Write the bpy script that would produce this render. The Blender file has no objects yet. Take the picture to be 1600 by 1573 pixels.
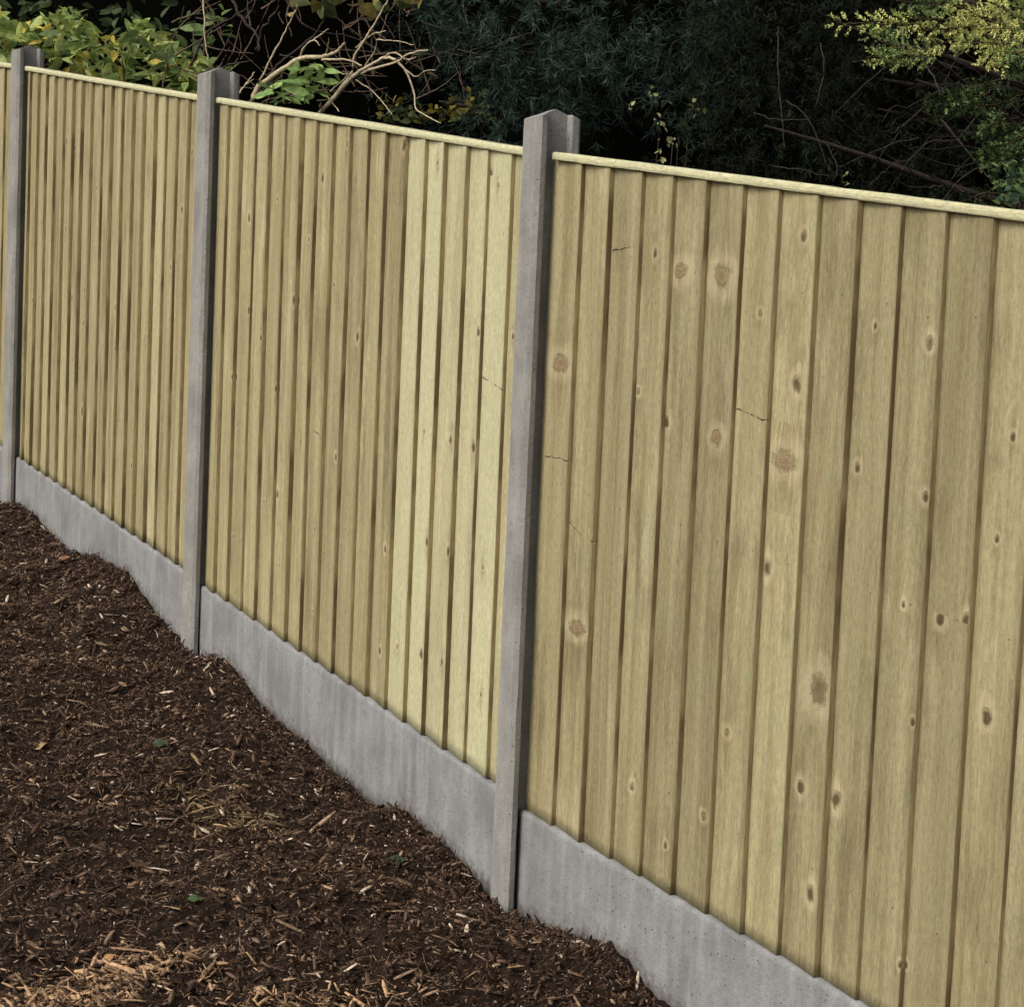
import bpy, bmesh, math, random
import numpy as np
from mathutils import Vector, Matrix
R = math.radians
random.seed(7); rng = np.random.default_rng(11)
scene = bpy.context.scene
col = scene.collection

# ------------------------------------------------------------------ camera
EYE = np.array([0.0, 0.0, 1.5]); F_PX = 3255.35; PITCH = R(4.97655); ROLL = R(2.48247); PW, PH = 1600.0, 1573.0
fwd = np.array([0, math.cos(PITCH), -math.sin(PITCH)]); _r = np.array([1.0, 0, 0]); _u = np.cross(_r, fwd)
RT = math.cos(ROLL)*_r + math.sin(ROLL)*_u; UP = -math.sin(ROLL)*_r + math.cos(ROLL)*_u
cam_d = bpy.data.cameras.new('camera'); cam = bpy.data.objects.new('camera', cam_d); col.objects.link(cam)
cam_d.sensor_fit = 'HORIZONTAL'; cam_d.sensor_width = 36.0; cam_d.lens = F_PX/PW*36.0
cam_d.clip_start = 0.05; cam_d.clip_end = 2000
M = Matrix(((RT[0], UP[0], -fwd[0], EYE[0]), (RT[1], UP[1], -fwd[1], EYE[1]), (RT[2], UP[2], -fwd[2], EYE[2]), (0, 0, 0, 1)))
cam.matrix_world = M
scene.camera = cam

# ------------------------------------------------------------------ light: bright overcast, from the left
SUN_EL, SUN_AZ = R(42), R(-121)          # azimuth from +Y towards +X
world = bpy.data.worlds.new('World'); scene.world = world; world.use_nodes = True
nt = world.node_tree; nt.nodes.clear()
sky = nt.nodes.new('ShaderNodeTexSky'); sky.sky_type = 'NISHITA'; sky.sun_disc = False
sky.sun_elevation = SUN_EL; sky.sun_rotation = SUN_AZ; sky.air_density = 1.0; sky.dust_density = 6.0; sky.ozone_density = 0.3
bg = nt.nodes.new('ShaderNodeBackground'); bg.inputs['Strength'].default_value = 0.15
wo = nt.nodes.new('ShaderNodeOutputWorld')
hs = nt.nodes.new('ShaderNodeHueSaturation'); hs.inputs['Saturation'].default_value = 0.45
nt.links.new(sky.outputs[0], hs.inputs['Color']); nt.links.new(hs.outputs[0], bg.inputs[0]); nt.links.new(bg.outputs[0], wo.inputs[0])
sl = bpy.data.lights.new('sun', 'SUN'); sl.energy = 1.25; sl.angle = R(28); sl.color = (1.0, 0.95, 0.86)
so = bpy.data.objects.new('sun', sl); col.objects.link(so)
sdir = Vector((math.sin(SUN_AZ)*math.cos(SUN_EL), math.cos(SUN_AZ)*math.cos(SUN_EL), math.sin(SUN_EL)))
so.rotation_euler = sdir.to_track_quat('Z', 'Y').to_euler(); so.location = (-4, 0, 6)
scene.view_settings.view_transform = 'Standard'; scene.view_settings.look = 'None'
scene.view_settings.exposure = 0.0; scene.view_settings.gamma = 1.0

# ------------------------------------------------------------------ helpers
def ray(px, py):
    v = ((px-PW/2)*RT - (py-PH/2)*UP + F_PX*fwd)/F_PX
    return v
def at(px, py, Y):                      # point on the sight line at world depth Y
    v = ray(px, py); return EYE + v*(Y/v[1])
def tag(o, label=None, cat=None, group=None, kind=None):
    if label: o['label'] = label
    if cat: o['category'] = cat
    if group: o['group'] = group
    if kind: o['kind'] = kind
    return o
def empty(name, loc, label, cat, group=None):
    o = bpy.data.objects.new(name, None); col.objects.link(o); o.location = loc; o.empty_display_size = .1
    return tag(o, label, cat, group)
def link(name, me, mat, parent=None, smooth=False):
    o = bpy.data.objects.new(name, me); col.objects.link(o)
    if mat: me.materials.append(mat)
    if smooth:
        me.polygons.foreach_set('use_smooth', np.ones(len(me.polygons), dtype=bool))
    if parent is not None:
        o.parent = parent; o.location = -Vector(parent.location)   # meshes are written in world metres
    return o
def mesh_np(name, V, Fc, mat, parent=None, smooth=False, fcol=None, attrs=None, uv=None):
    """V (n,3); Fc: (m,k) int array of same-size faces"""
    me = bpy.data.meshes.new(name)
    V = np.asarray(V, dtype=np.float32); Fc = np.asarray(Fc, dtype=np.int32); m, k = Fc.shape
    me.vertices.add(len(V)); me.vertices.foreach_set('co', V.ravel())
    me.loops.add(m*k); me.loops.foreach_set('vertex_index', Fc.ravel())
    me.polygons.add(m); me.polygons.foreach_set('loop_start', np.arange(0, m*k, k, dtype=np.int32))
    me.polygons.foreach_set('loop_total', np.full(m, k, dtype=np.int32))
    if uv is not None:
        l = me.uv_layers.new(name='UVMap'); l.data.foreach_set('uv', np.asarray(uv, dtype=np.float32).ravel())
    me.update(calc_edges=True)
    if fcol is not None:
        a = me.attributes.new('col', 'FLOAT_COLOR', 'FACE')
        c = np.ones((m, 4), dtype=np.float32); c[:, :3] = fcol; a.data.foreach_set('color', c.ravel())
    for kx, arr in (attrs or {}).items():
        a = me.attributes.new(kx, 'FLOAT', 'FACE'); a.data.foreach_set('value', np.asarray(arr, dtype=np.float32))
    me.validate()
    return link(name, me, mat, parent, smooth)

_tab = rng.random((512, 512))
def vnoise(x, y, seed=0):
    x = np.asarray(x, dtype=float)+seed*17.31; y = np.asarray(y, dtype=float)+seed*9.77
    xi = np.floor(x).astype(int); yi = np.floor(y).astype(int); fx = x-xi; fy = y-yi
    fx = fx*fx*(3-2*fx); fy = fy*fy*(3-2*fy)
    g = lambda i, j: _tab[i % 512, j % 512]
    return (g(xi, yi)*(1-fx)+g(xi+1, yi)*fx)*(1-fy)+(g(xi, yi+1)*(1-fx)+g(xi+1, yi+1)*fx)*fy-.5
def fbm(x, y, seed=0, oct=4):
    s = 0; a = 1
    for i in range(oct): s = s+a*vnoise(x*2**i, y*2**i, seed+i*3); a *= .5
    return s

# ---- node helper
class NT:
    def __init__(s, name):
        s.m = bpy.data.materials.new(name); s.m.use_nodes = True; s.t = s.m.node_tree; s.t.nodes.clear()
        s.out = s.t.nodes.new('ShaderNodeOutputMaterial')
    def n(s, typ, **kw):
        nd = s.t.nodes.new(typ)
        for k, v in kw.items(): setattr(nd, k, v)
        return nd
    def lk(s, a, b): s.t.links.new(a, b)
    def put(s, v, sock):
        if isinstance(v, (int, float)): sock.default_value = v
        elif isinstance(v, tuple): sock.default_value = v if len(v) == len(sock.default_value) else (*v, 1)
        else: s.lk(v, sock)
    def ma(s, op, a, b=0.0, c=0.0, clamp=False):
        nd = s.n('ShaderNodeMath', operation=op, use_clamp=clamp)
        s.put(a, nd.inputs[0]); s.put(b, nd.inputs[1]); s.put(c, nd.inputs[2]); return nd.outputs[0]
    def mr(s, v, a, b, c=0.0, d=1.0):
        nd = s.n('ShaderNodeMapRange', interpolation_type='SMOOTHSTEP')
        s.put(v, nd.inputs[0]); s.put(a, nd.inputs[1]); s.put(b, nd.inputs[2]); s.put(c, nd.inputs[3]); s.put(d, nd.inputs[4]); return nd.outputs[0]
    def mix(s, f, a, b, mode='MIX'):
        nd = s.n('ShaderNodeMix', data_type='RGBA', blend_type=mode)
        s.put(f, nd.inputs[0]); s.put(a, nd.inputs[6]); s.put(b, nd.inputs[7]); return nd.outputs[2]
    def attr(s, name):
        return s.n('ShaderNodeAttribute', attribute_name=name)
    def xyz(s, a, b, c):
        nd = s.n('ShaderNodeCombineXYZ'); s.put(a, nd.inputs[0]); s.put(b, nd.inputs[1]); s.put(c, nd.inputs[2]); return nd.outputs[0]
    def noise(s, vec, scale=1.0, detail=3.0, rough=.55):
        nd = s.n('ShaderNodeTexNoise'); s.put(vec, nd.inputs['Vector']); nd.inputs['Scale'].default_value = scale
        nd.inputs['Detail'].default_value = detail; nd.inputs['Roughness'].default_value = rough; return nd.outputs[0]
    def bsdf(s, colr, rough=.7, bump=None, bstr=.3, bdist=.002, spec=.3, trans=None):
        b = s.n('ShaderNodeBsdfPrincipled'); s.put(colr, b.inputs['Base Color']); s.put(rough, b.inputs['Roughness'])
        b.inputs['Specular IOR Level'].default_value = spec
        if bump is not None:
            bp = s.n('ShaderNodeBump'); bp.inputs['Strength'].default_value = bstr; bp.inputs['Distance'].default_value = bdist
            s.put(bump, bp.inputs['Height']); s.lk(bp.outputs[0], b.inputs['Normal'])
        if trans:
            tr = s.n('ShaderNodeBsdfTranslucent'); s.put(colr, tr.inputs[0]); mx = s.n('ShaderNodeMixShader'); mx.inputs[0].default_value = trans
            s.lk(b.outputs[0], mx.inputs[1]); s.lk(tr.outputs[0], mx.inputs[2]); s.lk(mx.outputs[0], s.out.inputs[0])
        else: s.lk(b.outputs[0], s.out.inputs[0])
        return s.m

def wood_material():
    k = NT('treated_softwood')
    uv = k.n('ShaderNodeUVMap', uv_map='UVMap'); sp = k.n('ShaderNodeSeparateXYZ'); k.lk(uv.outputs[0], sp.inputs[0])
    u, v = sp.outputs[0], sp.outputs[1]
    A = lambda n: k.attr(n).outputs['Fac']
    mul = lambda a, b: k.ma('MULTIPLY', a, b)
    rnd, tone, edge, ku, kv, ks, kk, nu, nv = [A(x) for x in ('rnd', 'tone', 'edge', 'ku', 'kv', 'ks', 'kk', 'nu', 'nv')]
    vec = lambda a, b, c: k.xyz(mul(u, a), mul(v, b), mul(rnd, c))
    du = k.ma('SUBTRACT', u, ku); dv = k.ma('SUBTRACT', v, kv); adv = k.ma('ABSOLUTE', dv)
    w1 = k.noise(vec(38, 38, 5), 1, 2, .6); w2 = k.noise(vec(150, 150, 9), 1, 3, .7)
    wob = k.ma('ADD', mul(k.ma('SUBTRACT', w1, .5), 1.7), mul(k.ma('SUBTRACT', w2, .5), .9))
    dd = lambda f: k.ma('SQRT', k.ma('ADD', k.ma('POWER', k.ma('ABSOLUTE', du), 2), k.ma('POWER', mul(adv, f), 2)))
    rn = k.ma('ADD', k.ma('DIVIDE', dd(k.ma('ADD', k.mr(kk, .2, .6, .8, 1.2), k.mr(kk, .8, .95, 0, .8))), ks), wob)
    far = k.ma('DIVIDE', dd(.33), k.ma('ADD', mul(ks, .45), .0035))                # stretched along the board, for the grain that swerves
    round_ = mul(k.ma('LESS_THAN', kk, 1.5), k.ma('GREATER_THAN', ks, .001))
    big = k.mr(kk, .25, .45)
    knot = mul(k.mr(rn, .55, 1.0, 1, 0), round_)
    core = mul(k.mr(rn, .0, .55, 1, 0), round_)
    halo = mul(k.mr(far, .6, 3.4, 1, 0), round_)
    rim = mul(mul(k.mr(rn, .6, .9), k.mr(rn, .95, 1.3, 1, 0)), round_)
    glow = mul(mul(k.mr(rn, 1.0, 1.5), k.mr(rn, 1.6, 3.2, 1, 0)), round_)
    bowed = k.ma('ADD', dv, mul(du, k.ma('SUBTRACT', mul(rnd, .4), .08)))
    cl = k.ma('ABSOLUTE', k.ma('ADD', bowed, mul(k.ma('SUBTRACT', k.noise(vec(22, 22, 3), 1, 1), .5), .018)))
    crack = mul(mul(k.mr(cl, .0003, k.mr(w1, .35, .6, .0010, .0034), 1, 0), k.mr(k.noise(vec(45, 3, 17), 1, 1), .42, .58, .08, 1)), k.ma('GREATER_THAN', kk, 1.5))
    wand = mul(k.ma('SUBTRACT', k.noise(vec(3, 1.3, 31), 1, 2), .5), .045)
    ug = k.ma('ADD', k.ma('ADD', u, mul(mul(du, halo), -.82)), wand)
    gv = lambda a, b, c: k.xyz(mul(ug, a), mul(v, b), mul(rnd, c))
    fine = k.noise(gv(380, 11, 57), 1, 4, .7)
    mid = k.noise(gv(120, 1.4, 91), 1, 3, .65)
    broad = k.noise(gv(24, .8, 23), 1, 2)
    fuzz = k.noise(vec(210, 60, 3), 1, 4, .75)
    blot = k.noise(vec(20, 7, 77), 1, 5, .65)
    g = k.ma('ADD', k.ma('ADD', mul(k.mr(mid, .22, .78), .32), mul(k.mr(broad, .3, .7), .45)), mul(k.mr(fine, .2, .8), .23))
    c = k.mix(g, (0.240, 0.197, 0.095), (0.500, 0.440, 0.252))
    c = k.mix(k.mr(blot, .48, .70, 0, .55), c, (0.33, 0.325, 0.175))
    dirt = k.noise(vec(11, 2.4, 13), 1, 6, .7)
    c = k.mix(k.mr(dirt, .50, .70, 0, .65), c, (0.190, 0.155, 0.078))
    lite = k.noise(vec(16, 3.1, 19), 1, 4, .6)
    c = k.mix(k.mr(lite, .56, .74, 0, .55), c, (0.56, 0.50, 0.315))
    c = k.mix(mul(k.mr(tone, 1.0, 1.12), .7), c, (0.49, 0.485, 0.305))
    c = k.mix(1.0, c, k.xyz(tone, tone, tone), 'MULTIPLY')
    ff = k.mr(fuzz, .3, .7, .80, 1.16); c = k.mix(1.0, c, k.xyz(ff, ff, ff), 'MULTIPLY')
    speck = k.noise(vec(300, 190, 7), 1, 1)
    c = k.mix(k.mr(speck, .69, .77, 0, .65), c, (0.09, 0.07, 0.038))
    c = k.mix(mul(glow, .45), c, (0.56, 0.48, 0.30))  # paler ring paints the highlight on raised grain round knots
    c = k.mix(mul(mul(halo, k.mr(mid, .45, .6, 1, 0)), .40), c, (0.17, 0.125, 0.06))
    kc = k.mix(big, (0.060, 0.038, 0.018), (0.215, 0.155, 0.085))
    kc = k.mix(k.mr(kk, .75, .95), kc, (0.235, 0.145, 0.090))
    fib = k.noise(k.xyz(mul(u, 70), mul(v, 380), rnd), 1, 3, .6)
    kc = k.mix(mul(big, k.mr(fib, .42, .62, 0, .6)), kc, (0.34, 0.27, 0.155))
    kc = k.mix(mul(core, k.mr(kk, .3, .8, .55, .25)), kc, (0.075, 0.045, 0.022))
    c = k.mix(mul(knot, .85), c, kc)
    c = k.mix(mul(mul(rim, k.mr(w2, .4, .6)), .5), c, (0.10, 0.07, 0.035))
    c = k.mix(mul(crack, .55), c, (0.075, 0.055, 0.03))
    # nail heads
    nd = k.ma('SQRT', k.ma('ADD', k.ma('POWER', k.ma('ABSOLUTE', k.ma('SUBTRACT', u, nu)), 2), k.ma('POWER', k.ma('ABSOLUTE', k.ma('SUBTRACT', v, nv)), 2)))
    nail = k.mr(nd, .0014, .0026, 1, 0)
    c = k.mix(mul(nail, .7), c, (0.10, 0.095, 0.085))
    # rough sawn edges hold the brown treatment
    en = k.noise(vec(260, 9, 41), 1, 5, .7); eb = k.noise(k.xyz(0.0, mul(v, 2.6), mul(rnd, 67)), 1, 3, .6)
    ec = k.mix(k.mr(en, .3, .72), (0.225, 0.172, 0.080), (0.400, 0.322, 0.170))
    ec = k.mix(k.mr(eb, .46, .62, 0, .75), ec, (0.085, 0.054, 0.020))
    c = k.mix(edge, c, ec)
    h = k.ma('ADD', k.ma('ADD', mul(mid, .9), mul(fine, .6)), mul(fuzz, .45))
    h = k.ma('SUBTRACT', h, k.ma('ADD', k.ma('ADD', mul(knot, -.3), mul(crack, 1.5)), mul(nail, .8))); h = k.ma('ADD', h, mul(glow, .5))
    return k.bsdf(c, .8, h, 1.0, .0026, .2)

def concrete_material(name, base, streak, mud=False):
    k = NT(name); g = k.n('ShaderNodeNewGeometry').outputs['Position']; sp = k.n('ShaderNodeSeparateXYZ'); k.lk(g, sp.inputs[0])
    x, y, z = sp.outputs
    n1 = k.noise(g, 7, 5, .6); n2 = k.noise(g, 60, 4, .6); n3 = k.noise(g, 420, 2)
    st = k.noise(k.xyz(k.ma('MULTIPLY', x, 28), k.ma('MULTIPLY', y, 28), k.ma('MULTIPLY', z, 3.5)), 1, 4)
    c = k.mix(k.mr(n1, .3, .7), tuple(b*.72 for b in base), tuple(b*1.15 for b in base))
    c = k.mix(k.mr(n2, .35, .75, 0, .6), c, (base[0]*.78, base[1]*.76, base[2]*.73))
    c = k.mix(k.ma('MULTIPLY', k.mr(st, .42, .74), streak), c, tuple(b*1.3 for b in base))
    st2 = k.noise(k.xyz(k.ma('MULTIPLY', x, 17), k.ma('MULTIPLY', y, 17), k.ma('MULTIPLY', z, 5)), 1, 3)
    c = k.mix(k.ma('MULTIPLY', k.mr(st2, .55, .8), streak*.8), c, tuple(b*.66 for b in base))
    vo = k.n('ShaderNodeTexVoronoi'); k.lk(g, vo.inputs['Vector']); vo.inputs['Scale'].default_value = 75
    sel = k.n('ShaderNodeSeparateColor'); k.lk(vo.outputs['Color'], sel.inputs[0])
    pit = k.ma('MULTIPLY', k.mr(vo.outputs['Distance'], .10, .2, 1, 0), k.ma('GREATER_THAN', sel.outputs[0], .72))
    c = k.mix(k.ma('MULTIPLY', pit, .6), c, tuple(b*.42 for b in base))
    c = k.mix(k.mr(n3, .56, .72, 0, .55), c, tuple(b*.6 for b in base))
    h = k.ma('SUBTRACT', k.ma('ADD', k.ma('MULTIPLY', n2, .8), k.ma('MULTIPLY', n3, .35)), k.ma('MULTIPLY', pit, 1.0))
    sp2 = k.noise(g, 230, 3, .7); c = k.mix(k.mr(sp2, .50, .66, 0, .5), c, tuple(b*.55 for b in base)); c = k.mix(k.mr(sp2, .30, .42, .4, 0), c, tuple(b*1.35 for b in base))
    if mud:                             # soil splash and damp just above the mulch
        hz = k.attr('hz').outputs['Fac']; mn = k.noise(g, 55, 5, .7)
        m_ = k.mr(k.ma('ADD', hz, k.ma('MULTIPLY', k.ma('SUBTRACT', mn, .5), -.16)), -.01, .045, 1, 0)
        c = k.mix(k.ma('MULTIPLY', m_, .62), c, (0.075, 0.055, 0.040))
    return k.bsdf(c, .9, h, .9, .003, .15)

def attr_material(name, rough=.8, trans=None, spec=.2, nscale=150, namp=.5):
    k = NT(name); c = k.attr('col').outputs['Color']; g = k.n('ShaderNodeNewGeometry').outputs['Position']
    n = k.noise(g, nscale, 2); f = k.mr(n, .25, .75, 1-namp, 1+namp*.6)
    c = k.mix(1.0, c, k.xyz(f, f, f), 'MULTIPLY')
    return k.bsdf(c, rough, n, .3, .001, spec, trans)

def soil_material():
    k = NT('dark_mulch_soil'); g = k.n('ShaderNodeNewGeometry').outputs['Position']
    n = k.noise(g, 90, 5, .7); n2 = k.noise(g, 9, 3)
    c = k.mix(k.mr(n, .35, .75), (0.012, 0.007, 0.005), (0.050, 0.030, 0.019))
    c = k.mix(k.mr(n2, .4, .75, 0, .5), c, (0.030, 0.018, 0.012))
    return k.bsdf(c, .95, n, 1.0, .01, .12)

def bark_material(name, c1, c2, spec=.2):
    k = NT(name); g = k.n('ShaderNodeNewGeometry').outputs['Position']; n = k.noise(g, 120, 4)
    return k.bsdf(k.mix(k.mr(n, .3, .7), c1, c2), .85, n, .4, .002, spec)

WOOD = wood_material()
POST_M = concrete_material('post_concrete', (0.285, 0.28, 0.262), .35)
BOARD_M = concrete_material('gravel_board_concrete', (0.245, 0.25, 0.25), .75, True)
CHIP = attr_material('wood_chip'); SOIL = soil_material()
LEAF = attr_material('leaf', .6, .30, .14, 60, .35)
NEEDLE = attr_material('needle', .75, .08, .08, 60, .35)
PALE_BARK = bark_material('pale_bark', (0.36, 0.28, 0.17), (0.60, 0.51, 0.36))
DARK_BARK = bark_material('dark_bark', (0.022, 0.016, 0.012), (0.060, 0.046, 0.036))

# ------------------------------------------------------------------ the line of the fence (gravel board top, metres)
A = np.array([-1.9138, 8.0374, 0.9034]); B = np.array([-0.9472, 6.4205, 0.6585]); C = np.array([0.0531, 4.7554, 0.3942])
h3 = R(-58.0); D = C+np.array([math.cos(h3)*1.93, math.sin(h3)*1.93, -.166])
Z0 = A-np.array([0.5131*1.93, -0.85833*1.93, -.1265*1.93])
LD = np.array([C[0]-A[0], C[1]-A[1]]); LD /= np.linalg.norm(LD); LN = np.array([LD[1], -LD[0]])   # along the fence / towards the garden
# ------------------------------------------------------------------ ground
_cs = np.array([-4, -2, -.5, -.32, -.146, .177, .448, .705, 1.039, 1.291, 1.564, 1.79, 1.969, 2.144, 2.244, 2.413, 2.725, 3.011, 3.127, 3.236, 3.323, 3.377, 3.546, 3.772, 3.877, 3.988, 4.119, 4.243, 4.318, 4.415, 4.485, 4.8, 5.3, 6.5])
_cz = np.array([1.2, .95, .76, .728, .694, .721, .657, .598, .622, .609, .508, .449, .429, .458, .425, .360, .307, .251, .225, .241, .264, .240, .215, .145, .146, .139, .153, .176, .152, .118, .101, .06, .0, -.15])
def plane_z(s):
    s = np.clip(s, -9, 9); return .700-.1335*s
def ground_z(s, q, detail=True):
    s = np.asarray(s, float); q = np.asarray(q, float)
    base = plane_z(s)+.02*np.clip(q, 0, 3)
    prof = np.interp(s, _cs, _cz)
    w = np.exp(-(np.clip(q-.03, 0, 9)/.16)**1.5)
    z = base+(prof-plane_z(s))*w
    if detail:
        f = np.clip(q/.25, 0, 1)
        z = z+.050*fbm(s*2.3, q*2.3, 1, 3)*f+.022*fbm(s*11, q*11, 2, 3)*(.3+.7*f)+.016*fbm(s*45, q*45, 3, 4)
    return z
def sq(x, y): d0, d1 = x-A[0], y-A[1]; return d0*LD[0]+d1*LD[1], d0*LN[0]+d1*LN[1]
def xy(s, q): return A[0]+s*LD[0]+q*LN[0], A[1]+s*LD[1]+q*LN[1]
def ground_at(px, py):
    v = ray(px, py)
    for t in np.linspace(2.0, 9.0, 1400):
        p = EYE+v*t; s, q = sq(p[0], p[1])
        if p[2] <= ground_z(s, q): return p
    return EYE+v*4
def axis(lo, hi, fine, ext):
    out = list(np.arange(lo, hi, fine)); st = fine; a = lo; b = hi
    left = []; right = []
    while a > -ext: st *= 1.35; a -= st; left.append(a)
    st = fine
    while b < ext: st *= 1.35; b += st; right.append(b)
    return np.array(left[::-1]+out+right)
sa = axis(-1.0, 5.4, .0085, 300); qa = axis(-.06, 1.9, .0085, 300)
S, Q = np.meshgrid(sa, qa, indexing='ij'); X, Y = xy(S, Q)
fade = ((np.abs(S-2) < 5) & (Q > -1) & (Q < 4))
Zg = np.where(fade, ground_z(S, Q), ground_z(S, Q, False))
V = np.stack([X, Y, Zg], -1).reshape(-1, 3); ns, nq = S.shape
idx = np.arange(ns*nq).reshape(ns, nq)
Fc = np.stack([idx[:-1, :-1], idx[:-1, 1:], idx[1:, 1:], idx[1:, :-1]], -1).reshape(-1, 4)
g = mesh_np('ground', V, Fc, SOIL, smooth=True); tag(g, kind='structure')

# ------------------------------------------------------------------ concrete posts
def ring_mesh(name, ring, zs, topz, mat, parent, c, d, jit=.0004):
    """ring: list of (along, normal); extruded; top has a ridge at normal = 0"""
    n = np.array([d[1], -d[0]]); k = len(ring); P = np.array(ring); V = []
    for zi, z in enumerate(zs):
        j = rng.normal(0, jit, (k, 2)); last = zi == len(zs)-1
        for i in range(k):
            a, b = P[i]+j[i]; zz = (topz-abs(P[i][1])*.42) if last else z
            V.append((c[0]+a*d[0]+b*n[0], c[1]+a*d[1]+b*n[1], zz))
    bm = bmesh.new(); vs = [bm.verts.new(v) for v in V]
    for r in range(len(zs)-1):
        for i in range(k):
            bm.faces.new((vs[r*k+i], vs[r*k+(i+1) % k], vs[(r+1)*k+(i+1) % k], vs[(r+1)*k+i]))
    t = (len(zs)-1)*k
    front = [i for i in range(k) if P[i][1] >= -1e-6]; back = [i for i in range(k) if P[i][1] <= 1e-6]
    def loop(sel):                      # keep ring order, starting just after the gap
        st = next(i for i in sel if ((i-1) % k) not in sel); o = []; i = st
        while i in sel and len(o) < len(sel): o.append(i); i = (i+1) % k
        return [vs[t+i] for i in o]
    bm.faces.new(loop(front)); bm.faces.new(loop(back))
    bmesh.ops.recalc_face_normals(bm, faces=bm.faces)
    me = bpy.data.meshes.new(name); bm.to_mesh(me); bm.free()
    return link(name, me, mat, parent)
W2, D2, S2, C_ = .046, .0525, .027, .007
RING = [(-.022, 0), (-.022, S2), (-W2+.002, S2+.002), (-W2, S2+.005), (-W2, D2-C_), (-W2+C_, D2), (W2-C_*1.6, D2), (W2, D2-C_*1.3), (W2, S2+.005), (W2-.002, S2+.002), (.022, S2),
        (.022, 0), (.022, -S2), (W2-.002, -S2-.002), (W2, -S2-.005), (W2, -D2+C_), (W2-C_, -D2), (-W2+C_, -D2), (-W2, -D2+C_), (-W2, -S2-.005), (-W2+.002, -S2-.002), (-.022, -S2)]
def make_post(P, d, twist, label, topz):
    th = math.atan2(d[1], d[0])+R(twist); dd = (math.cos(th), math.sin(th))
    zs = list(np.arange(P[2]-.75, topz-.05, .06))+[topz]
    o = ring_mesh('concrete_post', RING, zs, topz, POST_M, None, P, dd)
    tag(o, label, 'fence post', 'concrete posts of the garden fence'); return o
d1 = (B-A)[:2]/np.linalg.norm((B-A)[:2]); d2 = (C-B)[:2]/np.linalg.norm((C-B)[:2]); d3 = (D-C)[:2]/np.linalg.norm((D-C)[:2])
make_post(A, d1, 0, 'slim grey concrete post at the left edge of the photo, farthest away', 2.465)
make_post(B, d1, 0, 'grey concrete post between the two narrow-looking closeboard panels, bare branch behind its top', 2.229)
make_post(C, d2, -8, 'nearest and largest concrete post, beside the wide-board panel with dark yew behind its top', 1.979)

# ------------------------------------------------------------------ closeboard panels and gravel boards
def to_world(P, d, s, n, z):
    nn = (d[1], -d[0]); return np.array([P[0]+s*d[0]+n*nn[0], P[1]+s*d[1]+n*nn[1], z])
def plank(name, P, d, s0, s1, n0, n1, zb0, zb1, h, mat, parent, tone=1.0, nseg=40, waver=.0008, z_off=0):
    """long member following the slope: zb at s0 / s1, height h"""
    V = []; uv = []; sec = [(n0, 0), (n0, .16), (n1-.003, 0.0)]
    prof = [(n0, 0), (n1-.0012, 0), (n1, .0012/h), (n1, 1-.0035/h), (n1-.0045, 1), (n0, 1)]
    k = len(prof)
    for i in range(nseg+1):
        t = i/nseg; s = s0+(s1-s0)*t; zb = zb0+(zb1-zb0)*t+z_off
        w1, w2 = rng.normal(0, waver, 2)
        for (n, hz) in prof:
            V.append(to_world(P, d, s, n+(w1*.6 if n > n0 else 0), zb+hz*h+(w1 if hz > .5 else w2)*.6))
    Fq = []; rnd = []
    for i in range(nseg):
        for j in range(k):
            a, b, c, e = i*k+j, i*k+(j+1) % k, (i+1)*k+(j+1) % k, (i+1)*k+j
            Fq.append((a, e, c, b))
            for (ii, jj) in ((i, j), (i+1, j), (i+1, j+1), (i, j+1)):
                p = prof[jj % k]; uv.append((p[1]*h+p[0]+(.5 if jj == k else 0)*0, s0+(s1-s0)*ii/nseg))
    m = len(Fq); one = np.ones(m)
    o = mesh_np(name, V, Fq, mat, parent, attrs=dict(rnd=one*random.random(), tone=one*tone, edge=0*one, ku=0*one, kv=0*one, ks=one*1e-4, kk=0*one, nu=0*one-9, nv=0*one), uv=uv)
    # ends
    bm = bmesh.new(); bm.from_mesh(o.data); bm.verts.ensure_lookup_table()
    bm.faces.new([bm.verts[j] for j in range(k)]); bm.faces.new([bm.verts[nseg*k+j] for j in range(k)][::-1])
    bmesh.ops.recalc_face_normals(bm, faces=bm.faces); bm.to_mesh(o.data); bm.free()
    return o
CAP_H = .0175
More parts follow.
